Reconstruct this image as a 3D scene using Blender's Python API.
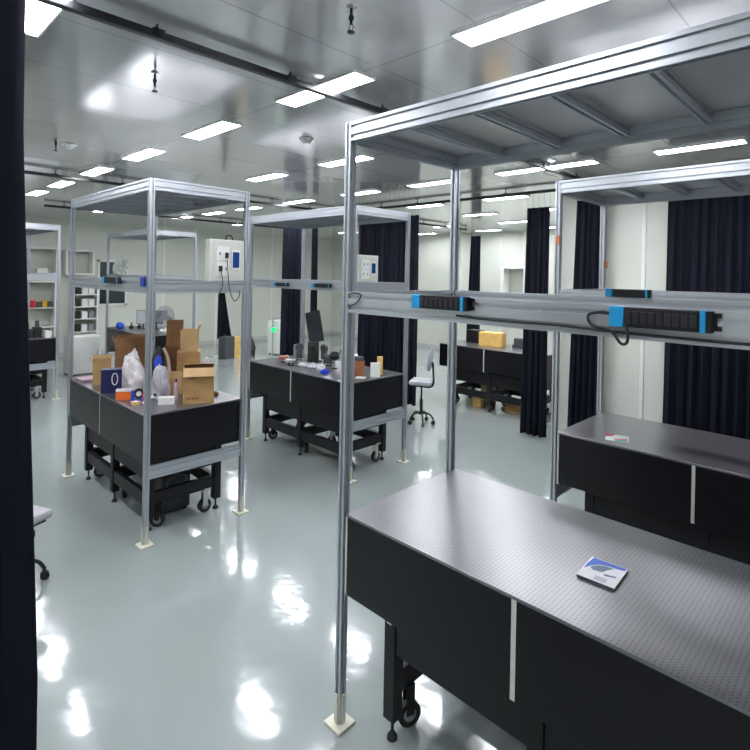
import bpy, bmesh, math, random
from mathutils import Vector, Matrix
random.seed(7)
PI = math.pi
for o in list(bpy.data.objects):
    bpy.data.objects.remove(o)
COL = bpy.context.scene.collection

# ---------------------------------------------------------------- camera
CAM = Vector((1.7311, -1.5629, 1.9808))
YAW, ROLL = 0.7749, 0.0195
fwd = Vector((-math.sin(YAW), math.cos(YAW), 0))
rt = Vector((math.cos(YAW), math.sin(YAW), 0))
up = Vector((0, 0, 1))
R = rt * math.cos(ROLL) + up * math.sin(ROLL)
U = -rt * math.sin(ROLL) + up * math.cos(ROLL)
cd = bpy.data.cameras.new('camera')
cam = bpy.data.objects.new('camera', cd)
COL.objects.link(cam)
m = Matrix((R, U, -fwd)).transposed().to_4x4()
m.translation = CAM
cam.matrix_world = m
cd.sensor_width = 36.0
cd.lens = 527.24 / 750 * 36
cd.shift_y = -99.84 / 750
cd.clip_start = 0.05
bpy.context.scene.camera = cam

# ---------------------------------------------------------------- world, light, exposure
sc = bpy.context.scene
w = bpy.data.worlds.new('world')
sc.world = w
w.use_nodes = True
w.node_tree.nodes['Background'].inputs[0].default_value = (0.8, 0.85, 0.9, 1)
w.node_tree.nodes['Background'].inputs[1].default_value = 0.05
LIGHT_STRENGTH = 52.0
sc.view_settings.view_transform = 'Standard'
sc.view_settings.look = 'None'
sc.view_settings.exposure = 0.2
sc.view_settings.gamma = 1.0
sc.view_settings.use_curve_mapping = False

# ---------------------------------------------------------------- materials
MATS = {}
def mat(name, col, rough=0.5, metal=0.0, noise=0.0, nscale=20, bump=0.0, bscale=30, emit=None, estr=0, spec=0.5, rvar=0.0, alpha=None, coat=0.0, trans=0.0):
    if name in MATS:
        return MATS[name]
    M = bpy.data.materials.new(name)
    M.use_nodes = True
    nt = M.node_tree
    b = nt.nodes['Principled BSDF']
    c = (*col, 1)
    b.inputs['Base Color'].default_value = c
    b.inputs['Roughness'].default_value = rough
    b.inputs['Metallic'].default_value = metal
    b.inputs['Specular IOR Level'].default_value = spec
    b.inputs['Coat Weight'].default_value = coat
    b.inputs['Transmission Weight'].default_value = trans
    tc = nt.nodes.new('ShaderNodeTexCoord')
    n = nt.nodes.new('ShaderNodeTexNoise')
    n.inputs['Scale'].default_value = nscale
    n.inputs['Detail'].default_value = 4
    nt.links.new(tc.outputs['Object'], n.inputs['Vector'])
    if noise > 0:
        r = nt.nodes.new('ShaderNodeMapRange')
        r.inputs[1].default_value = 0.3; r.inputs[2].default_value = 0.7
        r.inputs[3].default_value = 1 - noise; r.inputs[4].default_value = 1 + noise
        nt.links.new(n.outputs['Fac'], r.inputs[0])
        mx = nt.nodes.new('ShaderNodeVectorMath'); mx.operation = 'SCALE'
        mx.inputs[0].default_value = col
        nt.links.new(r.outputs[0], mx.inputs['Scale'])
        nt.links.new(mx.outputs[0], b.inputs['Base Color'])
    if rvar > 0:
        r2 = nt.nodes.new('ShaderNodeMapRange')
        r2.inputs[1].default_value = 0.3; r2.inputs[2].default_value = 0.7
        r2.inputs[3].default_value = max(0, rough - rvar); r2.inputs[4].default_value = rough + rvar
        nt.links.new(n.outputs['Fac'], r2.inputs[0])
        nt.links.new(r2.outputs[0], b.inputs['Roughness'])
    if bump > 0:
        n2 = nt.nodes.new('ShaderNodeTexNoise')
        n2.inputs['Scale'].default_value = bscale
        nt.links.new(tc.outputs['Object'], n2.inputs['Vector'])
        bp = nt.nodes.new('ShaderNodeBump')
        bp.inputs['Strength'].default_value = bump
        bp.inputs['Distance'].default_value = 0.02
        nt.links.new(n2.outputs['Fac'], bp.inputs['Height'])
        nt.links.new(bp.outputs[0], b.inputs['Normal'])
    if emit:
        b.inputs['Emission Color'].default_value = (*emit, 1)
        b.inputs['Emission Strength'].default_value = estr
    if alpha is not None:
        b.inputs['Alpha'].default_value = alpha
    MATS[name] = M
    return M

ALU = mat('anodised_aluminium', (0.56, 0.59, 0.64), 0.36, 0.8, 0.02, 5)
PANELG = mat('rack_top_panel', (0.62, 0.62, 0.64), 0.3, 0.5, 0.03, 3)
CREAM = mat('cream_plastic', (0.72, 0.70, 0.58), 0.45)
BLKP = mat('black_panel', (0.006, 0.006, 0.008), 0.32, 0, 0.05, 3, spec=0.3)
BLKM = mat('black_powder_coat', (0.009, 0.009, 0.012), 0.45, 0, 0.1, 40, spec=0.35)
RUB = mat('black_rubber', (0.012, 0.012, 0.012), 0.6)
STEEL = mat('bright_steel', (0.66, 0.66, 0.64), 0.3, 1.0)
STRIP = mat('divider_white', (0.62, 0.62, 0.58), 0.45)
CURT = mat('black_curtain_cloth', (0.007, 0.008, 0.017), 0.8, 0, 0.2, 3, spec=0.2)
CARD = mat('cardboard', (0.42, 0.25, 0.10), 0.75, 0, 0.12, 12)
CARDD = mat('cardboard_dark', (0.20, 0.10, 0.04), 0.75, 0, 0.15, 12)
CARDL = mat('cardboard_light', (0.55, 0.36, 0.17), 0.75, 0, 0.1, 12)
CARDY = mat('cardboard_yellow', (0.75, 0.48, 0.14), 0.75, 0, 0.1, 12)
WHITE = mat('white_paint', (0.78, 0.79, 0.76), 0.45)
PLAST = mat('plastic_film', (0.62, 0.58, 0.60), 0.3, 0, 0.25, 9, bump=0.6, bscale=16)
GREYP = mat('grey_fabric', (0.42, 0.42, 0.46), 0.8, 0, 0.1, 60)
BLUE = mat('cyan_blue_plastic', (0.01, 0.30, 0.62), 0.4)
NAVY = mat('navy_card', (0.012, 0.016, 0.09), 0.4)
ROYAL = mat('royal_blue_plastic', (0.015, 0.07, 0.55), 0.35)
ORANGE = mat('orange_plastic', (0.80, 0.17, 0.02), 0.4)
RED = mat('red_plastic', (0.65, 0.02, 0.03), 0.35)
BOXG = mat('control_box_grey', (0.60, 0.62, 0.56), 0.45)
SCREEN = mat('blue_display', (0.005, 0.05, 0.24), 0.2)
DARKG = mat('dark_grey', (0.06, 0.065, 0.075), 0.45)
MIDG = mat('mid_grey', (0.25, 0.26, 0.28), 0.5)
GLASSD = mat('dark_window_glass', (0.02, 0.035, 0.04), 0.08)
GREEN = mat('green_lamp', (0.0, 0.5, 0.1), 0.4, emit=(0.0, 0.9, 0.2), estr=1.0)
WHITEL = mat('light_diffuser', (0.9, 0.9, 0.95), 0.5, emit=(0.93, 0.95, 1.0), estr=LIGHT_STRENGTH)
LFRAME = mat('light_frame', (0.75, 0.75, 0.77), 0.4)
RAILM = mat('curtain_rail_black', (0.010, 0.010, 0.013), 0.35)
PINK = mat('pink_label', (0.55, 0.10, 0.25), 0.4)
BOTT = mat('lilac_bottle', (0.55, 0.45, 0.62), 0.25)
WALLM = mat('white_wall_panel', (0.66, 0.68, 0.61), 0.38, 0, 0.02, 1.0)
BASEM = mat('grey_skirting', (0.50, 0.52, 0.50), 0.4)
TEAL = mat('teal_print', (0.03, 0.32, 0.27), 0.4)

# floor: glossy epoxy, slightly uneven so reflections ripple
def floor_mat():
    M = mat('epoxy_floor', (0.31, 0.35, 0.345), 0.12, 0, 0.05, 0.8, spec=0.7, coat=0.4)
    nt = M.node_tree; b = nt.nodes['Principled BSDF']
    b.inputs['Coat Roughness'].default_value = 0.08
    tc = nt.nodes.new('ShaderNodeTexCoord')
    mp = nt.nodes.new('ShaderNodeMapping'); mp.inputs['Scale'].default_value = (3.2, 3.2, 3.2)
    nt.links.new(tc.outputs['Object'], mp.inputs['Vector'])
    n = nt.nodes.new('ShaderNodeTexNoise'); n.inputs['Scale'].default_value = 1.6; n.inputs['Detail'].default_value = 2
    nt.links.new(mp.outputs[0], n.inputs['Vector'])
    n3 = nt.nodes.new('ShaderNodeTexNoise'); n3.inputs['Scale'].default_value = 8; n3.inputs['Detail'].default_value = 1
    nt.links.new(mp.outputs[0], n3.inputs['Vector'])
    ad = nt.nodes.new('ShaderNodeMath'); ad.operation = 'MULTIPLY_ADD'; ad.inputs[1].default_value = 0.05
    nt.links.new(n3.outputs['Fac'], ad.inputs[0]); nt.links.new(n.outputs['Fac'], ad.inputs[2])
    bp = nt.nodes.new('ShaderNodeBump'); bp.inputs['Strength'].default_value = 0.12; bp.inputs['Distance'].default_value = 0.02
    nt.links.new(ad.outputs[0], bp.inputs['Height'])
    nt.links.new(bp.outputs[0], b.inputs['Normal']); nt.links.new(bp.outputs[0], b.inputs['Coat Normal'])
    return M
FLOORM = floor_mat()

def ceil_mat():
    M = bpy.data.materials.new('glossy_ceiling_panel'); M.use_nodes = True
    nt = M.node_tree; b = nt.nodes['Principled BSDF']
    tc = nt.nodes.new('ShaderNodeTexCoord')
    sep = nt.nodes.new('ShaderNodeSeparateXYZ'); nt.links.new(tc.outputs['Object'], sep.inputs[0])
    n = nt.nodes.new('ShaderNodeTexNoise'); n.inputs['Scale'].default_value = 0.9
    nt.links.new(tc.outputs['Object'], n.inputs['Vector'])
    bp = nt.nodes.new('ShaderNodeBump'); bp.inputs['Strength'].default_value = 0.25; bp.inputs['Distance'].default_value = 0.02
    nt.links.new(n.outputs['Fac'], bp.inputs['Height']); nt.links.new(bp.outputs[0], b.inputs['Normal'])
    def seam(sock, period, off, width):
        a = nt.nodes.new('ShaderNodeMath'); a.operation = 'ADD'; a.inputs[1].default_value = off
        nt.links.new(sock, a.inputs[0])
        p = nt.nodes.new('ShaderNodeMath'); p.operation = 'PINGPONG'; p.inputs[1].default_value = period / 2
        nt.links.new(a.outputs[0], p.inputs[0])
        l = nt.nodes.new('ShaderNodeMath'); l.operation = 'LESS_THAN'; l.inputs[1].default_value = width
        nt.links.new(p.outputs[0], l.inputs[0])
        return l.outputs[0]
    s1 = seam(sep.outputs['Y'], 1.5, -0.47, 0.006)
    s2 = seam(sep.outputs['X'], 0.675, 0.95, 0.004)
    mx = nt.nodes.new('ShaderNodeMath'); mx.operation = 'MAXIMUM'
    nt.links.new(s1, mx.inputs[0]); nt.links.new(s2, mx.inputs[1])
    cm = nt.nodes.new('ShaderNodeMix'); cm.data_type = 'RGBA'
    cm.inputs[6].default_value = (0.68, 0.68, 0.68, 1); cm.inputs[7].default_value = (0.42, 0.42, 0.42, 1)
    nt.links.new(mx.outputs[0], cm.inputs[0]); nt.links.new(cm.outputs[2], b.inputs['Base Color'])
    b.inputs['Roughness'].default_value = 0.13
    b.inputs['Metallic'].default_value = 0.5
    b.inputs['Specular IOR Level'].default_value = 0.8
    return M
CEILM = ceil_mat()

def breadboard_mat():
    M = bpy.data.materials.new('perforated_steel_top'); M.use_nodes = True
    nt = M.node_tree; b = nt.nodes['Principled BSDF']
    tc = nt.nodes.new('ShaderNodeTexCoord')
    sc_ = nt.nodes.new('ShaderNodeVectorMath'); sc_.operation = 'SCALE'; sc_.inputs['Scale'].default_value = 1 / 0.0145
    nt.links.new(tc.outputs['Object'], sc_.inputs[0])
    fr = nt.nodes.new('ShaderNodeVectorMath'); fr.operation = 'FRACTION'; nt.links.new(sc_.outputs[0], fr.inputs[0])
    sb = nt.nodes.new('ShaderNodeVectorMath'); sb.operation = 'SUBTRACT'; sb.inputs[1].default_value = (0.5, 0.5, 0)
    nt.links.new(fr.outputs[0], sb.inputs[0])
    ml = nt.nodes.new('ShaderNodeVectorMath'); ml.operation = 'MULTIPLY'; ml.inputs[1].default_value = (1, 1, 0)
    nt.links.new(sb.outputs[0], ml.inputs[0])
    ln = nt.nodes.new('ShaderNodeVectorMath'); ln.operation = 'LENGTH'; nt.links.new(ml.outputs[0], ln.inputs[0])
    lt = nt.nodes.new('ShaderNodeMath'); lt.operation = 'LESS_THAN'; lt.inputs[1].default_value = 0.19
    nt.links.new(ln.outputs['Value'], lt.inputs[0])
    geo = nt.nodes.new('ShaderNodeNewGeometry'); sn = nt.nodes.new('ShaderNodeSeparateXYZ'); nt.links.new(geo.outputs['True Normal'], sn.inputs[0])
    gt = nt.nodes.new('ShaderNodeMath'); gt.operation = 'GREATER_THAN'; gt.inputs[1].default_value = 0.9; nt.links.new(sn.outputs['Z'], gt.inputs[0])
    mu = nt.nodes.new('ShaderNodeMath'); mu.operation = 'MULTIPLY'; nt.links.new(lt.outputs[0], mu.inputs[0]); nt.links.new(gt.outputs[0], mu.inputs[1])
    lt = mu
    cm = nt.nodes.new('ShaderNodeMix'); cm.data_type = 'RGBA'
    cm.inputs[6].default_value = (0.27, 0.265, 0.28, 1); cm.inputs[7].default_value = (0.13, 0.13, 0.14, 1)
    nt.links.new(lt.outputs[0], cm.inputs[0]); nt.links.new(cm.outputs[2], b.inputs['Base Color'])
    b.inputs['Metallic'].default_value = 0.85
    b.inputs['Roughness'].default_value = 0.30
    return M
TOPM = breadboard_mat()

# ---------------------------------------------------------------- mesh helpers
def NB():
    return bmesh.new()
def bx(bm, x0, y0, z0, x1, y1, z1, M=None, bev=0.0):
    r = bmesh.ops.create_cube(bm, size=1.0)
    vs = r['verts']
    for v in vs:
        v.co = Vector((x0 + (v.co.x + .5) * (x1 - x0), y0 + (v.co.y + .5) * (y1 - y0), z0 + (v.co.z + .5) * (z1 - z0)))
    if bev > 0:
        es = list({e for v in vs for e in v.link_edges})
        rb = bmesh.ops.bevel(bm, geom=es, offset=bev, segments=2, affect='EDGES', profile=0.5)
        vs = list({v for f in rb['faces'] for v in f.verts} | {v for v in vs if v.is_valid})
    if M is not None:
        for v in vs:
            v.co = M @ v.co
    return vs
def cyl(bm, p0, p1, r0, r1=None, seg=16, cap=True):
    p0 = Vector(p0); p1 = Vector(p1); r1 = r0 if r1 is None else r1
    d = p1 - p0
    q = d.to_track_quat('Z', 'Y').to_matrix().to_4x4()
    q.translation = (p0 + p1) / 2
    return bmesh.ops.create_cone(bm, cap_ends=cap, segments=seg, radius1=r0, radius2=r1, depth=d.length, matrix=q)['verts']
def tube(bm, pts, r, seg=8):
    pts = [Vector(p) for p in pts]
    rings = []
    up_ = Vector((0.13, 0.27, 1)).normalized()
    for i, p in enumerate(pts):
        t = (pts[min(i + 1, len(pts) - 1)] - pts[max(i - 1, 0)]).normalized()
        a = t.cross(up_)
        if a.length < 1e-3: a = t.cross(Vector((1, 0, 0)))
        a.normalize(); b = t.cross(a)
        rings.append([bm.verts.new(p + (a * math.cos(2 * PI * k / seg) + b * math.sin(2 * PI * k / seg)) * r) for k in range(seg)])
    for i in range(len(rings) - 1):
        for k in range(seg):
            bm.faces.new((rings[i][k], rings[i][(k + 1) % seg], rings[i + 1][(k + 1) % seg], rings[i + 1][k]))
    bm.faces.new(rings[0][::-1]); bm.faces.new(rings[-1])
def smooth_path(pts, n=6):
    P = [Vector(p) for p in pts]; out = []
    for i in range(len(P) - 1):
        a = P[max(i - 1, 0)]; b = P[i]; c = P[i + 1]; d = P[min(i + 2, len(P) - 1)]
        for k in range(n):
            t = k / n
            out.append(0.5 * ((2 * b) + (c - a) * t + (2 * a - 5 * b + 4 * c - d) * t * t + (3 * b - a - 3 * c + d) * t ** 3))
    out.append(P[-1]); return out
def slot_side(length, n):
    """one side of an extrusion profile from 0 to length, n slots; (s, depth) list"""
    out = []
    for k in range(n):
        c = (k + .5) * length / n
        hw = 0.007; d = 0.011
        out += [(c - hw, 0), (c - hw, d), (c + hw, d), (c + hw, 0)]
    return out
def profile(bm, axis, a0, a1, u0, u1, v0, v1, nu=1, nv=1):
    """slotted aluminium extrusion along axis from a0 to a1; cross-section u by v"""
    pts = [(u0, v0)]
    for s, d in slot_side(u1 - u0, nu): pts.append((u0 + s, v0 + d))
    pts.append((u1, v0))
    for s, d in slot_side(v1 - v0, nv): pts.append((u1 - d, v0 + s))
    pts.append((u1, v1))
    for s, d in slot_side(u1 - u0, nu): pts.append((u1 - s, v1 - d))
    pts.append((u0, v1))
    for s, d in slot_side(v1 - v0, nv): pts.append((u0 + d, v1 - s))
    def P(a, u, v):
        return {'x': (a, u, v), 'y': (u, a, v), 'z': (u, v, a)}[axis]
    A = [bm.verts.new(P(a0, *p)) for p in pts]; B = [bm.verts.new(P(a1, *p)) for p in pts]
    n = len(pts)
    for i in range(n):
        bm.faces.new((A[i], A[(i + 1) % n], B[(i + 1) % n], B[i]))
    bm.faces.new(A[::-1]); bm.faces.new(B)
def obj(name, bm, material, parent=None, smooth=False, loc=None, rotz=0, mods=None):
    bmesh.ops.recalc_face_normals(bm, faces=bm.faces)
    me = bpy.data.meshes.new(name); bm.to_mesh(me); bm.free()
    me.materials.append(material)
    if smooth:
        me.polygons.foreach_set('use_smooth', [True] * len(me.polygons))
        try: me.set_sharp_from_angle(angle=math.radians(40))
        except Exception: pass
    o = bpy.data.objects.new(name, me); COL.objects.link(o)
    if parent is not None: o.parent = parent
    if loc is not None: o.location = loc
    if rotz: o.rotation_euler.z = rotz
    return o
def thing(name, label, cat, loc=(0, 0, 0), rotz=0, group=None):
    o = bpy.data.objects.new(name, None); COL.objects.link(o)
    o.empty_display_size = 0.1
    o.location = loc; o.rotation_euler = (0, 0, rotz)
    o['label'] = label; o['category'] = cat
    if group: o['group'] = group
    return o
def tag(o, label, cat, group=None):
    o['label'] = label; o['category'] = cat
    if group: o['group'] = group
    return o
def dup(root, loc, rotz=None, label=None, group=None):
    def rec(o, par):
        c = o.copy(); COL.objects.link(c)
        if par is not None: c.parent = par
        for ch in o.children: rec(ch, c)
        return c
    r = rec(root, None); r.location = loc
    if rotz is not None: r.rotation_euler = (0, 0, rotz)
    if label: r['label'] = label
    if group: r['group'] = group
    return r
def struct(name, bm, material, parent=None):
    o = obj(name, bm, material, parent)
    if parent is None: o['kind'] = 'structure'
    return o
ORD = ['first', 'second', 'third', 'fourth', 'fifth', 'sixth', 'seventh', 'eighth', 'ninth', 'tenth', 'eleventh', 'twelfth']

# ---------------------------------------------------------------- room shell
XL, XR, YF, YB, HC = -11.6, 4.6, -5.0, 10.0, 3.11
XI, YI = -1.2, 4.72
b = NB(); bx(b, XL - .1, YF - .1, -.1, XR + .1, YB + .1, 0); struct('floor', b, FLOORM)
b = NB(); bx(b, XL - .1, YF - .1, HC, XR + .1, YB + .1, HC + .1); struct('ceiling', b, CEILM)
b = NB(); bx(b, XL - .1, YF - .1, 0, XL, YB + .1, HC); struct('wall_left', b, WALLM)
b = NB(); bx(b, XL, YB, 0, XI, YB + .1, HC); struct('wall_back', b, WALLM)
b = NB(); bx(b, XL, YF - .1, 0, XR, YF, HC); struct('wall_front', b, WALLM)
b = NB(); bx(b, XR, YF - .1, 0, XR + .1, YI + .1, HC); struct('wall_right', b, WALLM)
b = NB(); bx(b, XI, YI, 0, XR, YI + .1, HC); bx(b, XI, YI + .1, 0, XI + .1, YB + .1, HC); struct('wall_inner', b, WALLM)
b = NB(); bx(b, XL, YF, 0, XL + .015, YB, .1); struct('baseboard_left', b, BASEM)
b = NB(); bx(b, XL, YB - .015, 0, XI, YB, .1); struct('baseboard_back', b, BASEM)
b = NB(); bx(b, XI, YI - .015, 0, XR, YI, .1); struct('baseboard_inner', b, BASEM)
n = 0
for (x, y, ax) in [(-0.24, YI, 'y'), (1.0, YI, 'y'), (-6.0, YB, 'y'), (-5.2, YB, 'y'), (-4.6, YB, 'y'), (-8.2, YB, 'y'), (XL, 4.3, 'x'), (XL, 5.2, 'x'), (XL, 7.6, 'x')]:
    n += 1; b = NB()
    if ax == 'y': bx(b, x - .022, y - .012, .1, x + .022, y, HC, bev=.004)
    else: bx(b, x, y - .03, .1, x + .012, y + .03, HC, bev=.004)
    struct('trim_%d' % n, b, WHITE)
# square column against the back wall
b = NB(); bx(b, -6.45, 9.55, 0, -6.1, YB, HC, bev=.01); struct('wall_column', b, WALLM)
# window in the left wall
b = NB()
y0, y1, z0, z1 = 2.72, 3.40, 1.13, 2.22; t = .05
for q in [(y0, z0, y1, z0 + t), (y0, z1 - t, y1, z1), (y0, z0, y0 + t, z1), (y1 - t, z0, y1, z1)]:
    bx(b, XL, q[0], q[1], XL + .04, q[2], q[3])
wn = struct('window_1', b, WHITE)
b = NB(); bx(b, XL, y0 + t, z0 + t, XL + .012, y1 - t, z1 - t); struct('window_pane', b, GLASSD, wn)

# ---------------------------------------------------------------- ceiling lights
def make_light():
    t = thing('ceiling_light', '', 'ceiling light')
    b = NB(); L, W = .66, .17
    for q in [(-L / 2, -W / 2, L / 2, -W / 2 + .01), (-L / 2, W / 2 - .01, L / 2, W / 2), (-L / 2, -W / 2 + .01, -L / 2 + .01, W / 2 - .01), (L / 2 - .01, -W / 2 + .01, L / 2, W / 2 - .01)]:
        bx(b, q[0], q[1], -.018, q[2], q[3], 0)
    obj('light_frame', b, LFRAME, t)
    b = NB(); bx(b, -L / 2 + .01, -W / 2 + .01, -.012, L / 2 - .01, W / 2 - .01, 0); obj('diffuser', b, WHITEL, t)
    return t
L0 = make_light(); first = True
rows = {
    'nearest the camera': (-0.98, [0.57, -0.89, -2.12, -3.46, -4.8]),
    'above the front racks': (0.49, [0.59, -0.59, -0.97, -2.13, -3.44, -4.75, -6.1, -7.3, -8.9]),
    'between front and middle racks': (1.93, [0.57, -2.13, -3.5, -6.15, -8.9]),
    'before the curtain line': (3.44, [1.9, 0.57, -0.60, -1.0, -2.25, -3.48, -4.86, -6.29, -7.5, -8.8]),  # rightmost light is out of view, added for illumination
    'behind the curtain line': (4.98, [-2.15, -3.59, -4.9, -6.3, -9.0]),
    'above the far black table': (6.46, [-2.2, -3.54, -6.2, -7.7]),
    'second from the back wall': (7.92, [-2.4, -3.7, -5.37, -8.6]),
    'closest to the back wall': (9.3, [-3.7, -5.16, -7.08]),
    'added behind the camera for illumination': (-2.6, [3.2, 1.6, -2.1, -6.1, -9]),  # unseen row, put in only to light the room
    'added along the front wall for illumination': (-4.2, [3.2, 0.5, -4]),  # unseen lights added for more illumination from the front wall side
}
for rn, (y, xs) in rows.items():
    for i, x in enumerate(xs):
        lab = 'ceiling light, %s from the right in the row %s' % (ORD[i], rn)
        if first:
            L0.location = (x, y, HC); L0['label'] = lab; L0['group'] = 'ceiling lights'; first = False
        else:
            lo = dup(L0, (x, y, HC), 0, lab, 'ceiling lights')
            if x in (-0.59, -0.97): lo.scale.x = .62 if x == -.59 else .5    # two short fittings end to end
tag(L0, L0['label'], 'ceiling light', 'ceiling lights')

# sprinklers and smoke detectors
def sprinkler(x, y, lab):
    t = thing('sprinkler_head', lab, 'sprinkler', (x, y, HC), 0, 'ceiling sprinklers')
    b = NB(); cyl(b, (0, 0, 0), (0, 0, -.008), .02); obj('ceiling_rose', b, STEEL, t)
    b = NB(); cyl(b, (0, 0, -.008), (0, 0, -.075), .006); cyl(b, (0, 0, -.04), (0, 0, -.055), .011); obj('stem', b, RUB, t)
    b = NB(); cyl(b, (0, 0, -.105), (0, 0, -.11), .016); tube(b, [(.004, 0, -.072), (.014, 0, -.09), (.003, 0, -.106)], .002); tube(b, [(-.004, 0, -.072), (-.014, 0, -.09), (-.003, 0, -.106)], .002)
    obj('deflector', b, RUB, t)
sprinkler(0.09, -0.06, 'small dark sprinkler hanging from the ceiling at the top centre')
sprinkler(-1.28, -0.31, 'small dark sprinkler hanging from the ceiling at the upper left')
sprinkler(-3.45, -0.25, 'small dark sprinkler hanging from the ceiling above the smoke detector at left')
def detector(x, y, lab):
    t = thing('smoke_detector', lab, 'smoke detector', (x, y, HC), 0, 'smoke detectors')
    b = NB(); cyl(b, (0, 0, 0), (0, 0, -.012), .06, seg=24); obj('base_plate', b, WHITE, t, True)
    b = NB(); cyl(b, (0, 0, -.04), (0, 0, -.012), .03, .05, seg=24); obj('sensor_dome', b, WHITE, t, True)
detector(-1.78, 1.17, 'round white smoke detector on the ceiling left of the tall front rack')
detector(-3.57, -0.11, 'round white smoke detector on the ceiling at far left')

# ---------------------------------------------------------------- curtain rails and curtains
def rail(axis, c, a0, a1, lab, z=3.06):
    t = thing('curtain_rail', lab, 'curtain rail', (c, a0, z) if axis == 'y' else (a0, c, z), 0, 'curtain rails')
    L = a1 - a0; b = NB()
    if axis == 'y': bx(b, -.02, 0, -.018, .02, L, .018, bev=.004)
    else: bx(b, 0, -.02, -.018, L, .02, .018, bev=.004)
    obj('rail_bar', b, RAILM, t)
    k = .3
    while k < L:
        b = NB(); p = (0, k) if axis == 'y' else (k, 0)
        cyl(b, (p[0], p[1], .018), (p[0], p[1], HC - z), .006, seg=8)
        bx(b, p[0] - .027, p[1] - .027, -.006, p[0] + .027, p[1] + .027, .024)
        obj('rail_bracket', b, RAILM, t); k += .75
rail('y', -0.69, -4.6, 4.4, 'black curtain rail crossing the ceiling above the near left floor')
rail('y', -5.22, -4.6, 8.5, 'black curtain rail crossing the ceiling behind the cluttered table rack')
rail('x', 4.55, -5.19, 4.4, 'black curtain rail along the ceiling carrying the curtains behind the chair')
rail('y', -8.6, 0.9, 6.5, 'black curtain rail near the far left wall shelves')
rail('y', 0.35, -4.6, -1.2, 'black curtain rail carrying the black curtain at the left edge')
def curtain(p0, p1, q0, q1, lab, ztop=2.9, zbot=.03, folds=9, amp=.03, rings=True, flare=0):
    """hanging cloth: top edge p0->p1, bottom edge q0->q1 (xy)"""
    p0, p1, q0, q1 = map(Vector, (p0, p1, q0, q1))
    t = thing('black_curtain', lab, 'curtain', (p0.x, p0.y, 0), 0, 'black curtains')
    off = Vector((p0.x, p0.y))
    d = (p1 - p0).normalized(); nrm = Vector((-d.y, d.x))
    N = folds * 10; Mz = 14; b = NB(); ph = random.uniform(0, 6)
    G = []
    for j in range(Mz + 1):
        s = j / Mz; z = ztop + (zbot - ztop) * s; row = []
        sf = s if not flare else max(0, min(1, (s - .22) / .42))
        for i in range(N + 1):
            u = i / N
            a = p0.lerp(p1, u); c = q0.lerp(q1, u); p = a.lerp(c, sf)
            am = amp * (.65 + .5 * s)
            wv = math.sin(2 * PI * folds * u + ph + .5 * math.sin(3 * s + u * 7)) + .3 * math.sin(2 * PI * folds * 2.3 * u + 2 * s)
            p = p + nrm * am * wv - off
            row.append(b.verts.new((p.x, p.y, z)))
        G.append(row)
    for j in range(Mz):
        for i in range(N):
            b.faces.new((G[j][i], G[j][i + 1], G[j + 1][i + 1], G[j + 1][i]))
    c = obj('curtain_cloth', b, CURT, t, True)
    md = c.modifiers.new('thick', 'SOLIDIFY'); md.thickness = .005
    if rings:
        b = NB()
        for i in range(folds + 1):
            p = p0.lerp(p1, (i + .0) / folds) - off
            cyl(b, (p.x, p.y, ztop - .01), (p.x, p.y, 3.042), .0025, seg=6)
        obj('curtain_hooks', b, MIDG, t)
    return t
curtain((.35, -1.28), (.35, -3.2), (.35, -1.235), (.35, -3.2), 'large black curtain hanging close to the camera along the left edge', folds=11, amp=.02, flare=1)
curtain((-5.22, 3.44), (-5.22, 3.89), (-5.22, 3.42), (-5.22, 3.90), 'narrow black curtain hanging behind the monitor table, left of the monitor', folds=5)
curtain((-5.22, 4.00), (-5.22, 4.12), (-5.22, 3.98), (-5.22, 4.14), 'very narrow gathered black curtain just right of the one left of the monitor', folds=2, amp=.02)
curtain((-4.66, 4.55), (-3.36, 4.55), (-4.66, 4.55), (-3.36, 4.55), 'wide black curtain behind the far end of the monitor table, left of the swivel chair', folds=13)
curtain((-1.56, 4.53), (-1.26, 4.53), (-1.60, 4.53), (-1.26, 4.53), 'black curtain gathered at the corner of the inner wall, right of the far table', ztop=2.86, folds=4)
curtain((-0.93, 4.53), (-0.60, 4.53), (-1.00, 4.53), (-0.60, 4.53), 'black curtain seen between the left posts of the right rack', folds=5)
curtain((0.05, 4.53), (1.5, 4.53), (0.02, 4.53), (1.5, 4.53), 'wide black curtain at the right edge behind the right rack', folds=15)
curtain((-5.05, 8.44), (-4.8, 8.44), (-5.14, 8.44), (-4.78, 8.44), 'narrow flared black curtain at the back wall above the far table', folds=4)

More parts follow.
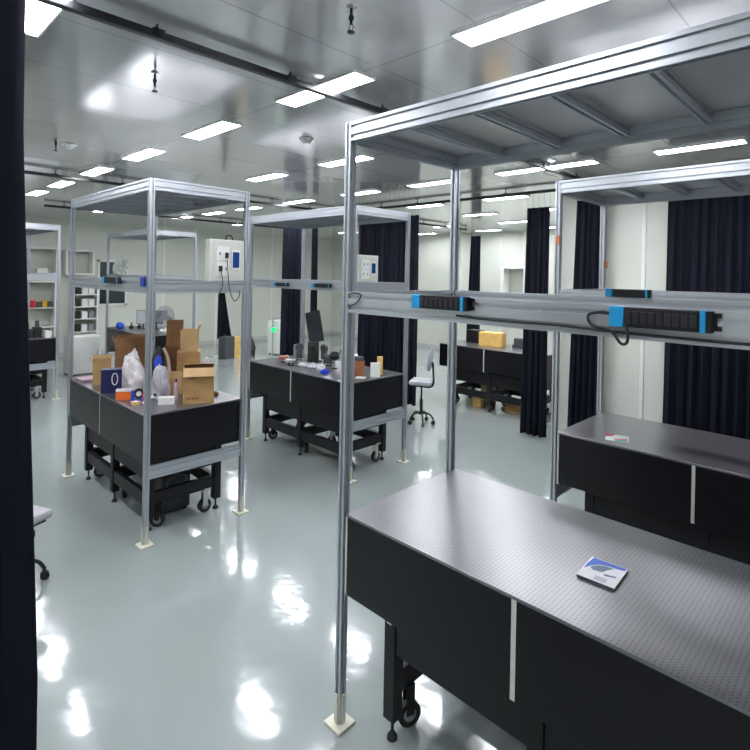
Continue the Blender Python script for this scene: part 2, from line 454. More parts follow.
# ---------------------------------------------------------------- aluminium racks
L_, W_, H_, P_ = 1.827, .82, 2.65, .036
def make_rack(name_label):
    t = thing('aluminium_rack', name_label, 'rack', (0, 0, 0), 0, 'aluminium racks over the optical tables')
    # origin at the near left corner; x 0..L, y 0..W
    for (x, y) in [(0, 0), (L_ - P_, 0), (0, W_ - P_), (L_ - P_, W_ - P_)]:
        b = NB(); profile(b, 'z', .012, H_, x, x + P_, y, y + P_); po = obj('post', b, ALU, t)
        cx, cy = x + P_ / 2, y + P_ / 2
        b = NB(); bx(b, cx - .05, cy - .05, 0, cx + .05, cy + .05, .012, bev=.003)
        f = obj('foot_plate', b, CREAM, t)
        b = NB()
        for sx, sy in ((1, 0), (-1, 0), (0, 1), (0, -1)):
            hx = .008 if sx == 0 else .003; hy = .008 if sy == 0 else .003
            ox = sx * (P_ / 2 + .0035); oy = sy * (P_ / 2 + .0035)
            bx(b, cx + ox - hx, cy + oy - hy, .012, cx + ox + hx, cy + oy + hy, .14)
        obj('foot_bracket', b, CREAM, f)
    g = .001
    for y in (0, W_ - P_):
        b = NB(); profile(b, 'x', P_ + g, L_ - P_ - g, y + .002, y + P_ - .002, H_ - .085, H_, 1, 2); obj('top_beam', b, ALU, t)
        b = NB(); profile(b, 'x', P_ + g, L_ - P_ - g, y + .002, y + P_ - .002, 1.815, 1.907, 1, 2); obj('middle_beam', b, ALU, t)
    for x in (0, L_ - P_):
        b = NB(); profile(b, 'y', P_ + g, W_ - P_ - g, x + .002, x + P_ - .002, H_ - .085, H_, 1, 2); obj('top_beam', b, ALU, t)
        b = NB(); profile(b, 'y', P_ + g, W_ - P_ - g, x + .002, x + P_ - .002, 1.815, 1.907, 1, 2); obj('middle_beam', b, ALU, t)
        b = NB(); profile(b, 'y', P_ + g, W_ - P_ - g, x + .002, x + P_ - .002, .475, .565, 1, 2); obj('lower_beam', b, ALU, t)
    for k in range(1, 6):
        x = k * L_ / 6
        b = NB(); profile(b, 'y', P_ + g, W_ - P_ - g, x - .018, x + .018, H_ - .06, H_ - .016); obj('cross_member', b, ALU, t)
    b = NB(); bx(b, P_ + g, P_ + g, H_ - .015, L_ - P_ - g, W_ - P_ - g, H_ - .005); obj('top_panel', b, PANELG, t)
    return t
RK = {'F1': (0, 0), 'F2': (.075, 1.884), 'F3': (-2.068 - L_, 0), 'F4': (-1.932 - L_, 1.884), 'F5': (-7.3 - L_, 0), 'F6': (-6.72 - L_, 1.9)}
r1 = make_rack('tall aluminium rack in the foreground over the bare table with a booklet')
dup(r1, (*RK['F2'], 0), 0, 'aluminium rack at the right over the table before the curtained wall')
dup(r1, (*RK['F3'], 0), 0, 'aluminium rack at left around the table heaped with cardboard boxes')
dup(r1, (*RK['F4'], 0), 0, 'aluminium rack in the middle around the table with the black monitor')
dup(r1, (*RK['F5'], 0), 0, 'aluminium rack at far left, half hidden by the black curtain')
dup(r1, (*RK['F6'], 0), 0, 'aluminium rack in the far left background near the fan, small and distant')
for ch in [c for c in r1.children if c.name.startswith('lower_beam')]:      # the photo shows none on the foreground rack
    bpy.data.objects.remove(ch)

# ---------------------------------------------------------------- optical tables
TZ = .936
def make_table(lab):
    t = thing('optical_table', lab, 'optical table', (0, 0, 0), 0, 'optical tables')
    X0, X1, Y0, Y1 = .043, L_ - .043, .006, W_ - .006
    b = NB(); bx(b, X0, Y0, TZ - .012, X1, Y1, TZ, bev=.002); obj('table_top', b, TOPM, t)
    b = NB(); bx(b, X0 + .012, Y0 + .012, .60, X1 - .012, Y1 - .012, TZ - .0125); obj('honeycomb_core', b, BLKM, t)
    zb, zt = .588, TZ - .0125
    xm = .86
    for (a, c) in ((X0 + .014, xm - .01), (xm + .01, X1 - .014)):
        for y in (Y0, Y1 - .011):
            b = NB(); bx(b, a, y, zb, c, y + .011, zt, bev=.002); obj('side_panel', b, BLKP, t)
    for x in (X0, X1 - .011):
        b = NB(); bx(b, x, Y0 + .014, zb, x + .011, Y1 - .014, zt, bev=.002); obj('end_panel', b, BLKP, t)
    for y in (Y0 + .003, Y1 - .011):
        b = NB(); bx(b, xm - .009, y, zb + .004, xm + .009, y + .008, zt); obj('divider_strip', b, STRIP, t)
    for x in (X0, X1 - .013):
        for y in (Y0, Y1 - .013):
            b = NB(); bx(b, x, y, zb, x + .013, y + .013, zt, bev=.004); obj('corner_strip', b, STRIP, t)
    # support frame
    lx = (.20, .865, L_ - .20 - .06); ly = (.10, W_ - .16); s = .06
    for x in lx:
        for y in ly:
            b = NB(); bx(b, x, y, .09, x + s, y + s, .587, bev=.004); lg = obj('leg', b, BLKM, t)
            b = NB(); cyl(b, (x + s / 2, y + s / 2, .02), (x + s / 2, y + s / 2, .09), .007, seg=10); cyl(b, (x + s / 2, y + s / 2, .0), (x + s / 2, y + s / 2, .012), .024, .022, seg=16); cyl(b, (x + s / 2, y + s / 2, .012), (x + s / 2, y + s / 2, .03), .022, .009, seg=16)
            obj('levelling_foot', b, RUB, lg, True)
    for y in ly:
        for (a, c) in ((lx[0] + s, lx[1]), (lx[1] + s, lx[2])):
            b = NB(); bx(b, a + .0005, y + .008, .38, c - .0005, y + .052, .56, bev=.004); obj('upper_rail', b, BLKM, t)
            b = NB(); bx(b, a + .0005, y + .008, .175, c - .0005, y + .052, .275, bev=.004); obj('lower_rail', b, BLKM, t)
    for x in lx:
        b = NB(); bx(b, x + .008, ly[0] + s, .38, x + .052, ly[1], .56, bev=.004); obj('upper_rail', b, BLKM, t)
        b = NB(); bx(b, x + .008, ly[0] + s, .19, x + .052, ly[1], .285, bev=.004); obj('lower_rail', b, BLKM, t)
    k = 0
    for x in (lx[0], lx[1], lx[2]):
        for y, sg in ((ly[0] + s + .055, 1), (ly[1] - .055, -1)):
            k += 1
            cx = x + .03; a = .5 + k * .7
            M = Matrix.Translation((cx, y, 0)) @ Matrix.Rotation(a, 4, 'Z')
            cs = bpy.data.objects.new('caster', None); COL.objects.link(cs); cs.parent = t
            me = NB(); bx(me, -.03, -.03, .185, .03, .03, .199, M); bx(me, -.004, -.021, .055, .035, -.017, .185, M); bx(me, -.004, .017, .055, .035, .021, .185, M)
            bpy.data.objects.remove(cs)
            cs = obj('caster', me, STEEL if k % 2 == 0 else BLKM, t)
            wb = NB(); vs = cyl(wb, (.015, -.0155, .056), (.015, .0155, .056), .054, seg=28)
            for v in vs: v.co = M @ v.co
            wo = obj('wheel', wb, RUB, cs, True)
            hb = NB(); vs = cyl(hb, (.015, -.0168, .056), (.015, .0168, .056), .03, seg=16)
            for v in vs: v.co = M @ v.co
            hb2 = obj('hub', hb, MIDG, cs, True)
    return t
t1 = make_table('bare optical table in the foreground with one booklet on its perforated top')
dup(t1, (*RK['F2'], 0), 0, 'bare optical table at right with a small colourful leaflet on it')
T3 = dup(t1, (RK['F3'][0], 0, 0.012), 0, 'optical table at left heaped with cardboard boxes and plastic bags')
T3.location.z = 0
dup(t1, (*RK['F4'], 0), 0, 'optical table in the middle carrying a black monitor and small instruments')
dup(t1, (*RK['F5'], 0), 0, 'black optical table at far left beside the black curtain')
dup(t1, (*RK['F6'], 0), 0, 'dark table in the far left background with the fan behind the cardboard')
dup(t1, (-3.38, 5.08, 0), 0, 'far black optical table with a yellow cardboard box, left of the corner curtain')

low = [c for c in t1.children if c.name.startswith('lower_rail')]
bpy.data.objects.remove(low[0])
# ---------------------------------------------------------------- power strips on the rack beams
def power_strip(x0, x1, yface, zc, h, lab, outlets=True, cable=None):
    L = x1 - x0; t = thing('power_strip', lab, 'power strip', (x0, yface, zc), 0, 'power strips on the rack beams')
    d = .028
    e = min(.044, L * .16)
    b = NB(); bx(b, e, -d, -h / 2, L - e * .7, 0, h / 2, bev=.003); obj('strip_body', b, BLKM, t)
    b = NB(); bx(b, 0, -d - .002, -h / 2 - .001, e - .0005, 0, h / 2 + .001, bev=.003); obj('blue_end_block', b, BLUE, t)
    b = NB(); bx(b, L - e * .7 + .0005, -d - .001, -h / 2 - .001, L - e * .35, 0, h / 2 + .001, bev=.002); obj('blue_end_band', b, BLUE, t)
    b = NB(); bx(b, L - e * .35 + .0005, -d, -h / 2, L - .001, 0, h / 2, bev=.002); obj('end_cap', b, BLKM, t)
    if outlets:
        nO = max(3, int((L - 2 * e) / .019))
        for k in range(nO):
            cx = e + (L - 1.8 * e) * (k + .5) / nO
            b = NB(); bx(b, cx - .0075, -d - .0022, -h * .3, cx + .0075, -d - .0002, h * .3, bev=.001)
            for sy in (-1, 1):
                bx(b, cx - .004, -d - .0032, sy * h * .15 - .002, cx + .004, -d - .0024, sy * h * .15 + .002)
            obj('socket', b, mat('socket_black', (.022, .022, .03), .35), t)
        b = NB()
        for sz in (-.3, .3):
            bx(b, L, -.004, sz * h - .006, L + .016, -.0005, sz * h + .006)
        bx(b, -.008, -.004, -h * .4, 0, -.0005, h * .4)
        bx(b, L, -.004, -.3 * h, L + .006, -.0005, .3 * h)
        obj('mounting_ear', b, BLKM, t)
    if cable:
        b = NB(); tube(b, smooth_path(cable), .0042); obj('power_cable', b, RUB, t, True)
    return t
power_strip(.425, .675, .001, 1.885, .05, 'black power strip with blue ends, left one on the front rack beam')
power_strip(1.16, 1.412, .001, 1.878, .056, 'long black power strip with looped cable at right of the front beam',
            cable=[(0, -.014, .005), (-.03, -.012, .008), (-.065, -.012, -.002), (-.055, -.012, -.03), (.0, -.014, -.043), (.03, -.02, -.075), (.052, -.036, -.07), (.055, -.04, -.045), (.046, -.032, -.02)])
power_strip(.85, 1.03, W_ - P_ + .001, 1.925, .034, 'small power strip with blue ends on the back beam, above the long strip', outlets=False)
power_strip(-3.21, -2.95, 1.885, 1.858, .04, 'small power strip with blue ends on the middle rack beam, left one', outlets=False)
power_strip(-2.53, -2.24, 1.885, 1.865, .04, 'small power strip with blue ends on the middle rack beam, right one', outlets=False)
power_strip(-2.93, -2.58, .001, 1.90, .05, 'power strip with blue ends on the beam above the cardboard boxes', outlets=False)
b = NB(); bx(b, -2.17, -.02, 1.865, -2.108, .001, 1.935, bev=.003); tag(obj('junction_box', b, mat('dark_blue_plastic', (.01, .05, .3), .4)), 'small dark blue box on the beam beside the left rack corner post', 'junction box')
# cable lying on the lower lip of the front beam
b = NB(); tube(b, smooth_path([(.62, -.008, 1.842), (.8, -.008, 1.836), (1.0, -.009, 1.838), (1.2, -.008, 1.832), (1.45, -.009, 1.83), (1.7, -.008, 1.833)]), .004)
tag(obj('power_cable', b, RUB), 'thin black cable running along the front rack beam under the long power strip', 'cable')

# ---------------------------------------------------------------- control boxes on the rack ends
def control_box(x, y0, y1, z0, z1, lab, plugs=True):
    t = thing('control_box', lab, 'control box', (x, y0, z0), 0, 'control boxes on the rack ends')
    Wd = y1 - y0; Hh = z1 - z0; D = .07
    b = NB(); bx(b, -D, 0, 0, 0, Wd, Hh, bev=.006); obj('housing', b, BOXG, t)
    b = NB(); bx(b, .0003, Wd * .1, Hh * .08, .004, Wd * .9, Hh * .94, bev=.001)
    for sy in (.05, .95):
        for sz in (.2, .5, .8):
            cyl(b, (.0003, Wd * sy, Hh * sz), (.003, Wd * sy, Hh * sz), .004, seg=8)
    f = obj('face_plate', b, BOXG, t)
    k = 0
    for sz in (.30, .66):
        b = NB(); ya, yb = Wd * .18, Wd * .54
        bx(b, .0045, ya, Hh * sz - Hh * .17, .012, yb, Hh * sz + Hh * .17, bev=.002); so = obj('socket_plate', b, WHITE, t)
        b = NB()
        for s in (-1, 1):
            bx(b, .0122, (ya + yb) / 2 + s * Wd * .09 - .005, Hh * sz - .012, .0135, (ya + yb) / 2 + s * Wd * .09 + .005, Hh * sz + .012)
        obj('socket_slots', b, DARKG, so)
    b = NB(); bx(b, .0045, Wd * .61, Hh * .28, .010, Wd * .86, Hh * .76, bev=.001); fr = obj('display_bezel', b, WHITE, t)
    b = NB(); bx(b, .0102, Wd * .64, Hh * .33, .013, Wd * .83, Hh * .71, bev=.001); obj('display', b, SCREEN, fr)
    if plugs:
        b = NB(); tube(b, smooth_path([(-.03, Wd * .5, Hh), (-.03, Wd * .53, Hh + .03), (-.03, Wd * .6, Hh + .04), (-.03, Wd * .67, Hh + .03), (-.03, Wd * .7, Hh)]), .006); obj('top_cable_loop', b, RUB, t, True)
        for (yy, zz, path) in [(.27, .30, [(.03, 0, -.02), (.045, .01, -.12), (.03, -.02, -.22)]), (.44, .62, [(.03, 0, -.03), (.05, .0, -.15), (.042, .02, -.27), (.045, .06, -.36), (.05, .10, -.33), (.045, .11, -.28)])]:
            b = NB(); bx(b, .0136, Wd * yy - .01, Hh * zz - .022, .04, Wd * yy + .01, Hh * zz + .022, bev=.003)
            pl = obj('plug', b, RUB, t)
            b = NB(); pts = [(p[0], Wd * yy + p[1], Hh * zz + p[2]) for p in path]; tube(b, smooth_path(pts), .0035); obj('plug_cord', b, RUB, pl, True)
    return t
control_box(-2.068 - .002, .47, .78, 1.909, 2.24, 'grey control box with three plug cords and blue display on the left rack end')
control_box(-1.932 - .002, 1.935, 2.225, 1.909, 2.175, 'smaller grey control box with blue display and no plugs on the middle rack end', plugs=False)

b = NB(); tube(b, smooth_path([(.045, -.006, 1.895), (.09, -.008, 1.902), (.125, -.006, 1.895), (.11, -.007, 1.87), (.08, -.007, 1.852), (.045, -.006, 1.848)]), .003)
tag(obj('loose_wire', b, RUB), 'thin dark wire along the front rack beam beside its left post', 'cable')
for (x, y, z, nm) in [(.098, 1.8815, 2.245, 'small orange sticker on the front left post of the right rack'), (.13, 2.664, 2.10, 'small orange brown sticker on the back left post of the right rack')]:
    b = NB(); bx(b, -.010, -.0015, -.03, .010, .0015, .03); tag(obj('sticker', b, ORANGE if y < 2 else mat('orange_brown', (.5, .16, .05), .5), None, False, (x, y, z)), nm, 'sticker')
lg0 = [c for c in t1.children if c.name.startswith('leg')][0]
b = NB(); bx(b, .215, .0985, .50, .240, .0998, .54); lw = obj('white_label', b, WHITE, lg0); lw['label'] = 'small white label'
# ---------------------------------------------------------------- booklet and leaflet
def flat_poly(b, pts, z, th):
    top = [b.verts.new((p[0], p[1], z + th)) for p in pts]; bot = [b.verts.new((p[0], p[1], z)) for p in pts]
    b.faces.new(top); b.faces.new(bot[::-1])
    for i in range(len(pts)): b.faces.new((top[i], bot[i], bot[(i + 1) % len(pts)], top[(i + 1) % len(pts)]))
t = thing('booklet', 'white booklet with blue swoosh cover lying on the foreground table', 'booklet', (1.015, .35, TZ), math.radians(3))
bw, bh = .125, .155
b = NB(); bx(b, -bw / 2, -bh / 2, 0, bw / 2, bh / 2, .009); obj('pages', b, DARKG, t)
b = NB(); bx(b, -bw / 2 - .001, -bh / 2 - .001, .0091, bw / 2 + .001, bh / 2 + .001, .0105); cv = obj('cover', b, mat('booklet_paper', (.66, .66, .68), .35), t)
b = NB(); pts = [(-.056 , .074)] + [(-.056 + .115 * u, .074 - .004) for u in (0, .5, 1)] + [(.06 - .02 * k, .045 - .012 * math.sin(k)) for k in range(1, 5)] + [(-.05, .02), (-.058, -.02), (-.06, .02)]
flat_poly(b, [(-.055, .075), (.058, .075), (.058, .058), (.03, .052), (-.005, .048), (-.03, .034), (-.046, .012), (-.058, -.02), (-.0605, .02)], .0106, .0006)
obj('blue_swoosh', b, mat('print_blue', (.03, .09, .5), .35), cv)
b = NB(); flat_poly(b, [(-.03, .028), (0, .044), (.025, .044), (.01, .022), (.0, -.005), (-.03, -.012), (-.044, .004)], .0106, .0006); obj('cover_photo', b, mat('print_slate', (.08, .14, .2), .4), cv)
b = NB(); flat_poly(b, [(.01, -.012), (.048, -.004), (.048, -.012), (.012, -.024)], .0106, .0006)
for k in range(3): bx(b, -.01, -.046 - k * .01, .0106, .03, -.043 - k * .01, .0111)
obj('cover_lettering', b, mat('print_dark', (.1, .12, .25), .4), cv)

t = thing('leaflet', 'small pink, red and teal leaflet on the right optical table', 'leaflet', (.455, 2.05, TZ), math.radians(20))
b = NB(); bx(b, -.07, -.075, 0, .07, .075, .003); obj('paper', b, mat('leaflet_paper', (.62, .68, .66), .4), t)
b = NB(); flat_poly(b, [(-.07, .075), (-.07, .01), (-.03, .03), (-.01, .075)], .0031, .0006); obj('red_print', b, mat('print_red', (.5, .03, .06), .4), t)
b = NB(); flat_poly(b, [(-.02, -.03), (.06, .01), (.06, -.02), (-.01, -.055)], .0031, .0006); obj('pink_print', b, mat('print_pink', (.7, .08, .3), .4), t)
b = NB(); flat_poly(b, [(-.02, -.06), (.06, -.025), (.068, -.05), (.02, -.073), (-.02, -.073)], .0031, .0006); obj('teal_print', b, TEAL, t)

# ---------------------------------------------------------------- things on the cluttered table (table at left)
def carton(loc, w, d, h, rz, lab, matl=CARD, flaps=((-.6, -.6, 1.0, 1.0)), group='cardboard boxes', inner=True, tilt=0):
    """open cardboard box; flaps = tilt of front, back, left, right flap (0 up, + outwards, radians; None absent)"""
    t = thing('cardboard_box', lab, 'cardboard box', loc, rz, group)
    t.rotation_euler = (tilt, 0, rz)
    th = .005; b = NB()
    bx(b, -w / 2, -d / 2, 0, w / 2, d / 2, th)
    bx(b, -w / 2, -d / 2, th, w / 2, -d / 2 + th, h); bx(b, -w / 2, d / 2 - th, th, w / 2, d / 2, h)
    bx(b, -w / 2, -d / 2 + th, th, -w / 2 + th, d / 2 - th, h); bx(b, w / 2 - th, -d / 2 + th, th, w / 2, d / 2 - th, h)
    obj('box_body', b, matl, t)
    fl = d * .48
    for idx, a in enumerate(flaps or ()):
        if a is None: continue
        b = NB()
        if idx < 2:
            s = -1 if idx == 0 else 1
            M = Matrix.Translation((0, s * (d / 2 - th / 2), h)) @ Matrix.Rotation(-s * a, 4, 'X')
            bx(b, -w / 2 + .001, -th / 2, .001, w / 2 - .001, th / 2, fl, M)
        else:
            s = -1 if idx == 2 else 1
            M = Matrix.Translation((s * (w / 2 - th / 2), 0, h)) @ Matrix.Rotation(s * a, 4, 'Y')
            bx(b, -th / 2, -d / 2 + .001, .001, th / 2, d / 2 - .001, fl, M)
        obj('flap', b, CARDL if matl is CARD else matl, t)
    return t
FACE = math.radians(44.4)      # turned to face the way the photo shows them
def facing(x, y): 
    return math.atan2(y - CAM.y, x - CAM.x) - PI / 2
Z3 = TZ
c1 = carton((-2.26, .50, Z3), .235, .16, .28, math.radians(62), 'open tan cardboard box with drooping front flap, nearest on the cluttered table', flaps=(2.5, -1.3, None, None))
b = NB(); tube(b, [(-.08, -.0815, .205), (-.05, -.0815, .2), (-.02, -.0815, .21), (0, -.0815, .23)], .003); obj('printed_mark', b, DARKG, c1)
b = NB()
for k in range(5): bx(b, -.09 + k * .02, -.081, .03, -.078 + k * .02, -.0802, .05)
obj('printed_icons', b, CARDD, c1)
carton((-2.70, .63, Z3), .19, .15, .34, math.radians(60), 'tall closed brown cardboard box behind the open tan box', CARD, flaps=(-1.5, -1.5, None, None))
carton((-2.94, .61, Z3 + .365), .14, .11, .18, math.radians(62), 'dark brown cardboard box on top of the pile, left of the printed one', CARDD, flaps=(.1, .2, None, None))
carton((-2.69, .63, Z3 + .345), .14, .10, .19, math.radians(52), 'small tan cardboard box with printed marks, topmost right of the pile', CARDL, flaps=(None, None, None, .5))
carton((-2.95, .61, Z3), .16, .15, .36, math.radians(60), 'brown cardboard box standing under the dark brown box', CARDD, flaps=(-1.5, -1.5, None, None))
carton((-3.60, .50, Z3), .32, .18, .32, math.radians(66), 'large open brown cardboard box at the back of the pile', CARDD, flaps=(-.15, .2, .5, .3))
carton((-3.42, .15, Z3), .15, .10, .21, math.radians(72), 'tan cardboard box behind the navy bag at the left end', CARD, flaps=(.5, .1, .6, .2))
carton((-2.61, .45, Z3), .13, .07, .17, math.radians(58), 'narrow tan cardboard box between the plastic bag and the open box', CARDL, flaps=(.3, None, None, None))

def bag(loc, sx, sy, sz, lab, seed, mt=PLAST, peak=.4, rz=0, name='plastic_bag'):
    b = NB(); bmesh.ops.create_icosphere(b, subdivisions=4, radius=1)
    rs = random.Random(seed); ph = [rs.uniform(0, 6) for _ in range(9)]
    for v in b.verts:
        c = v.co.normalized()
        r = 1 + .10 * math.sin(5 * c.x + ph[0]) * math.cos(4 * c.y + ph[1]) + .08 * math.sin(9 * c.z + 6 * c.x + ph[2]) + .05 * math.sin(13 * c.y + 11 * c.z + ph[3]) + .04 * math.sin(21 * c.x + 17 * c.y + ph[4])
        z = c.z
        taper = 1 - peak * max(0, z)
        x = c.x * r * taper; y = c.y * r * taper
        z = max(z * r, -.55) + .55
        v.co = Vector((x * sx, y * sy, z * sz / 1.55))
    o = obj(name, b, mt, None, True, loc, rz)
    return tag(o, lab, 'bag', 'bags in the heap')
bag((-3.13, .31, Z3), .13, .09, .31, 'tall crumpled white plastic bag behind the navy box on the cluttered table', 1, peak=.35)
bag((-2.86, .255, Z3), .085, .085, .26, 'crumpled translucent plastic bag in the middle of the heap', 2, peak=.5)
bag((-2.55, .31, Z3), .085, .075, .27, 'grey crumpled plastic bag left of the open tan box', 3, peak=.3, mt=mat('plastic_film_grey', (.40, .39, .44), .35, 0, .3, 9, bump=.6, bscale=16))
bag((-2.96, .415, Z3), .035, .035, .34, 'upright twisted white plastic bag end behind the front corner post', 4, peak=.7)
bag((-2.36, .62, Z3), .05, .05, .36, 'pale grey pointed plastic wrap sticking up behind the open tan box', 5, peak=.9)
# navy box with white handle ring
t = thing('navy_box', 'navy blue carrier box with white ring print at the left of the heap', 'box', (-3.02, .10, Z3), math.radians(70))
b = NB(); bx(b, -.085, -.05, 0, .075, .05, .20, bev=.004); obj('box_body', b, NAVY, t)
b = NB(); b_ = [(.02 + .022 * math.cos(a * PI / 8), -.0515, .12 + .05 * math.sin(a * PI / 8)) for a in range(17)]; tube(b, b_, .004, 6); obj('ring_print', b, WHITE, t)
t = thing('orange_tray', 'small orange plastic parts tray with a pale rim at the table edge', 'tray', (-2.71, .085, Z3), math.radians(60))
b = NB(); bx(b, -.055, -.03, 0, .055, .03, .006); bx(b, -.055, -.03, .006, .055, -.026, .065); bx(b, -.055, .026, .006, .055, .03, .065); bx(b, -.055, -.026, .006, -.051, .026, .065); bx(b, .051, -.026, .006, .055, .026, .065); obj('tray_body', b, ORANGE, t)
b = NB(); bx(b, -.058, -.033, .0652, .058, -.026, .078); bx(b, -.058, .026, .0652, .058, .033, .078); bx(b, -.058, -.026, .0652, -.051, .026, .078); bx(b, .051, -.026, .0652, .058, .026, .078); obj('tray_rim', b, WHITE, t)
t = thing('tape_dispenser', 'blue and black tape dispenser right of the orange tray', 'tape dispenser', (-2.56, .13, Z3), math.radians(70))
b = NB(); bx(b, -.05, -.02, 0, .05, .02, .02, bev=.004); v = bx(b, -.045, -.018, .02, -.02, .018, .09, bev=.006); obj('dispenser_base', b, ROYAL, t)
b = NB(); cyl(b, (.012, -.014, .062), (.012, .014, .062), .04, seg=24); obj('tape_roll', b, RUB, t, True)
b = NB(); cyl(b, (.012, -.016, .062), (.012, .016, .062), .02, seg=20); obj('roll_core', b, WHITE, t, True)
t = thing('shoulder_bag', 'dark blue and black shoulder bag with a pale strap in the heap', 'bag', (-2.80, .39, Z3 + .0), math.radians(65))
b = NB(); bmesh.ops.create_uvsphere(b, u_segments=20, v_segments=14, radius=1)
for v in b.verts:
    c = v.co; v.co = Vector((c.x * .055 + .05 * c.z * .3, c.y * .04, max(c.z, -.97) * .2 + .195))
obj('bag_body', b, RUB, t, True)
b = NB(); bmesh.ops.create_uvsphere(b, u_segments=16, v_segments=10, radius=1)
for v in b.verts: v.co = Vector((v.co.x * .034 + .012, v.co.y * .012 - .038, v.co.z * .07 + .25))
obj('blue_patch', b, ROYAL, t, True)
b = NB(); tube(b, smooth_path([(.05, -.03, .38), (.085, -.035, .3), (.10, -.035, .2), (.12, -.03, .08)]), .012); obj('pale_strap', b, mat('pale_strap', (.6, .5, .42), .6), t, True)
t = thing('carton_small', 'small white paper box at the foot of the open tan box', 'box', (-2.325, .265, Z3), math.radians(60))
t.name = 'white_box'
b = NB(); bx(b, -.06, -.025, 0, .06, .025, .055, bev=.002); obj('box_body', b, WHITE, t)
b = NB(); bx(b, -.061, -.026, .04, .061, .026, .056, bev=.001); obj('lid', b, WHITE, t)
def bottle(x, y, lab, mt, h=.15, r=.017, capm=WHITE, z=Z3):
    t = thing('bottle', lab, 'bottle', (x, y, z), 0, 'small bottles on the cluttered table')
    b = NB(); cyl(b, (0, 0, 0), (0, 0, h * .7), r, seg=16); cyl(b, (0, 0, h * .7), (0, 0, h * .84), r, r * .45, seg=16); obj('bottle_body', b, mt, t, True)
    b = NB(); cyl(b, (0, 0, h * .845), (0, 0, h), r * .5, seg=12); obj('cap', b, capm, t, True)
bottle(-2.53, .19, 'lilac spray bottle just right of the left rack corner post', BOTT, .17)
bottle(-2.47, .15, 'small pink labelled bottle in front of the lilac one', PINK, .10, .014)
bottle(-2.42, .385, 'tall lilac bottle against the open tan box', BOTT, .17, .016, NAVY)
t = thing('tube_roll', 'pair of black and white tubes lying by the white box', 'tube', (-2.405, .165, Z3), math.radians(85)); t.name = 'glue_tube'
b = NB(); cyl(b, (-.05, 0, .012), (.03, 0, .06), .011, seg=12); obj('tube_body', b, WHITE, t, True)
b = NB(); cyl(b, (.031, 0, .0607), (.05, 0, .072), .012, seg=12); obj('cap', b, RUB, t, True)
t = thing('tape_roll', 'flat roll of beige tape lying before the corner post', 'tape roll', (-2.47, .085, Z3))
b = NB(); cyl(b, (0, 0, 0), (0, 0, .022), .035, seg=24); obj('tape', b, CARDL, t, True)
b = NB(); cyl(b, (0, 0, .0221), (0, 0, .024), .018, seg=20); obj('core', b, WHITE, t, True)
b = NB(); cyl(b, (0, 0, 0), (0, 0, .025), .013, seg=16); cyl(b, (0, 0, .025), (0, 0, .032), .013, .009, seg=16)
tag(obj('red_cap', b, RED, None, True, (-2.225, .085, Z3)), 'small red cap at the near corner of the cluttered table', 'cap')
b = NB(); bmesh.ops.create_icosphere(b, subdivisions=3, radius=1)
for v in b.verts: v.co = Vector((v.co.x * .035 * (1 + .2 * math.sin(9 * v.co.y)), v.co.y * .03, (max(v.co.z, -.5) + .5) * .022))
tag(obj('cloth_scrap', b, CARDD, None, True, (-2.36, .70, Z3)), 'small dark scrap lying right of the open tan box', 'scrap')
t = thing('folder_stack', 'flat stack of pinkish folders at the left end of the cluttered table', 'folders', (-3.66, .13, Z3), math.radians(5))
for k, mm in enumerate((mat('folder_mauve', (.30, .18, .24), .5), mat('folder_grey', (.35, .34, .38), .5), mat('folder_mauve2', (.36, .22, .28), .5))):
    b = NB(); bx(b, -.11 + .006 * k, -.10, k * .0085, .10 - .004 * k, .12 - .01 * k, k * .0085 + .008, bev=.001); obj('folder', b, mm, t)

# equipment under the cluttered table
t = thing('pump_case', 'grey and black equipment case on the floor under the cluttered table', 'equipment case', (-2.60, .42, 0), 0)
b = NB(); bx(b, -.15, -.12, .02, .15, .12, .34, bev=.01); obj('case_body', b, DARKG, t)  # body colour covers dark stuff and the shade below the lower rail
b = NB(); bx(b, -.15, -.12, .341, .15, .12, .39, bev=.01); obj('case_lid', b, MIDG, t)
b = NB(); tube(b, smooth_path([(.16, -.08, .20), (.165, -.08, .28), (.165, .0, .31), (.165, .08, .28), (.16, .08, .2)]), .007); obj('handle', b, MIDG, t, True)
b = NB()
for sx in (-.12, .12):
    for sy in (-.09, .09): cyl(b, (sx, sy, 0), (sx, sy, .02), .015, seg=12)
obj('foot', b, RUB, t)
t = thing('computer_case', 'black computer case with a white label under the far left table', 'computer', (-7.82, .36, 0), 0)
b = NB(); bx(b, -.2, -.09, 0, .2, .09, .38, bev=.006); obj('case_body', b, BLKM, t)
b = NB(); bx(b, .2005, -.05, .22, .203, .02, .33); obj('white_label', b, WHITE, t)

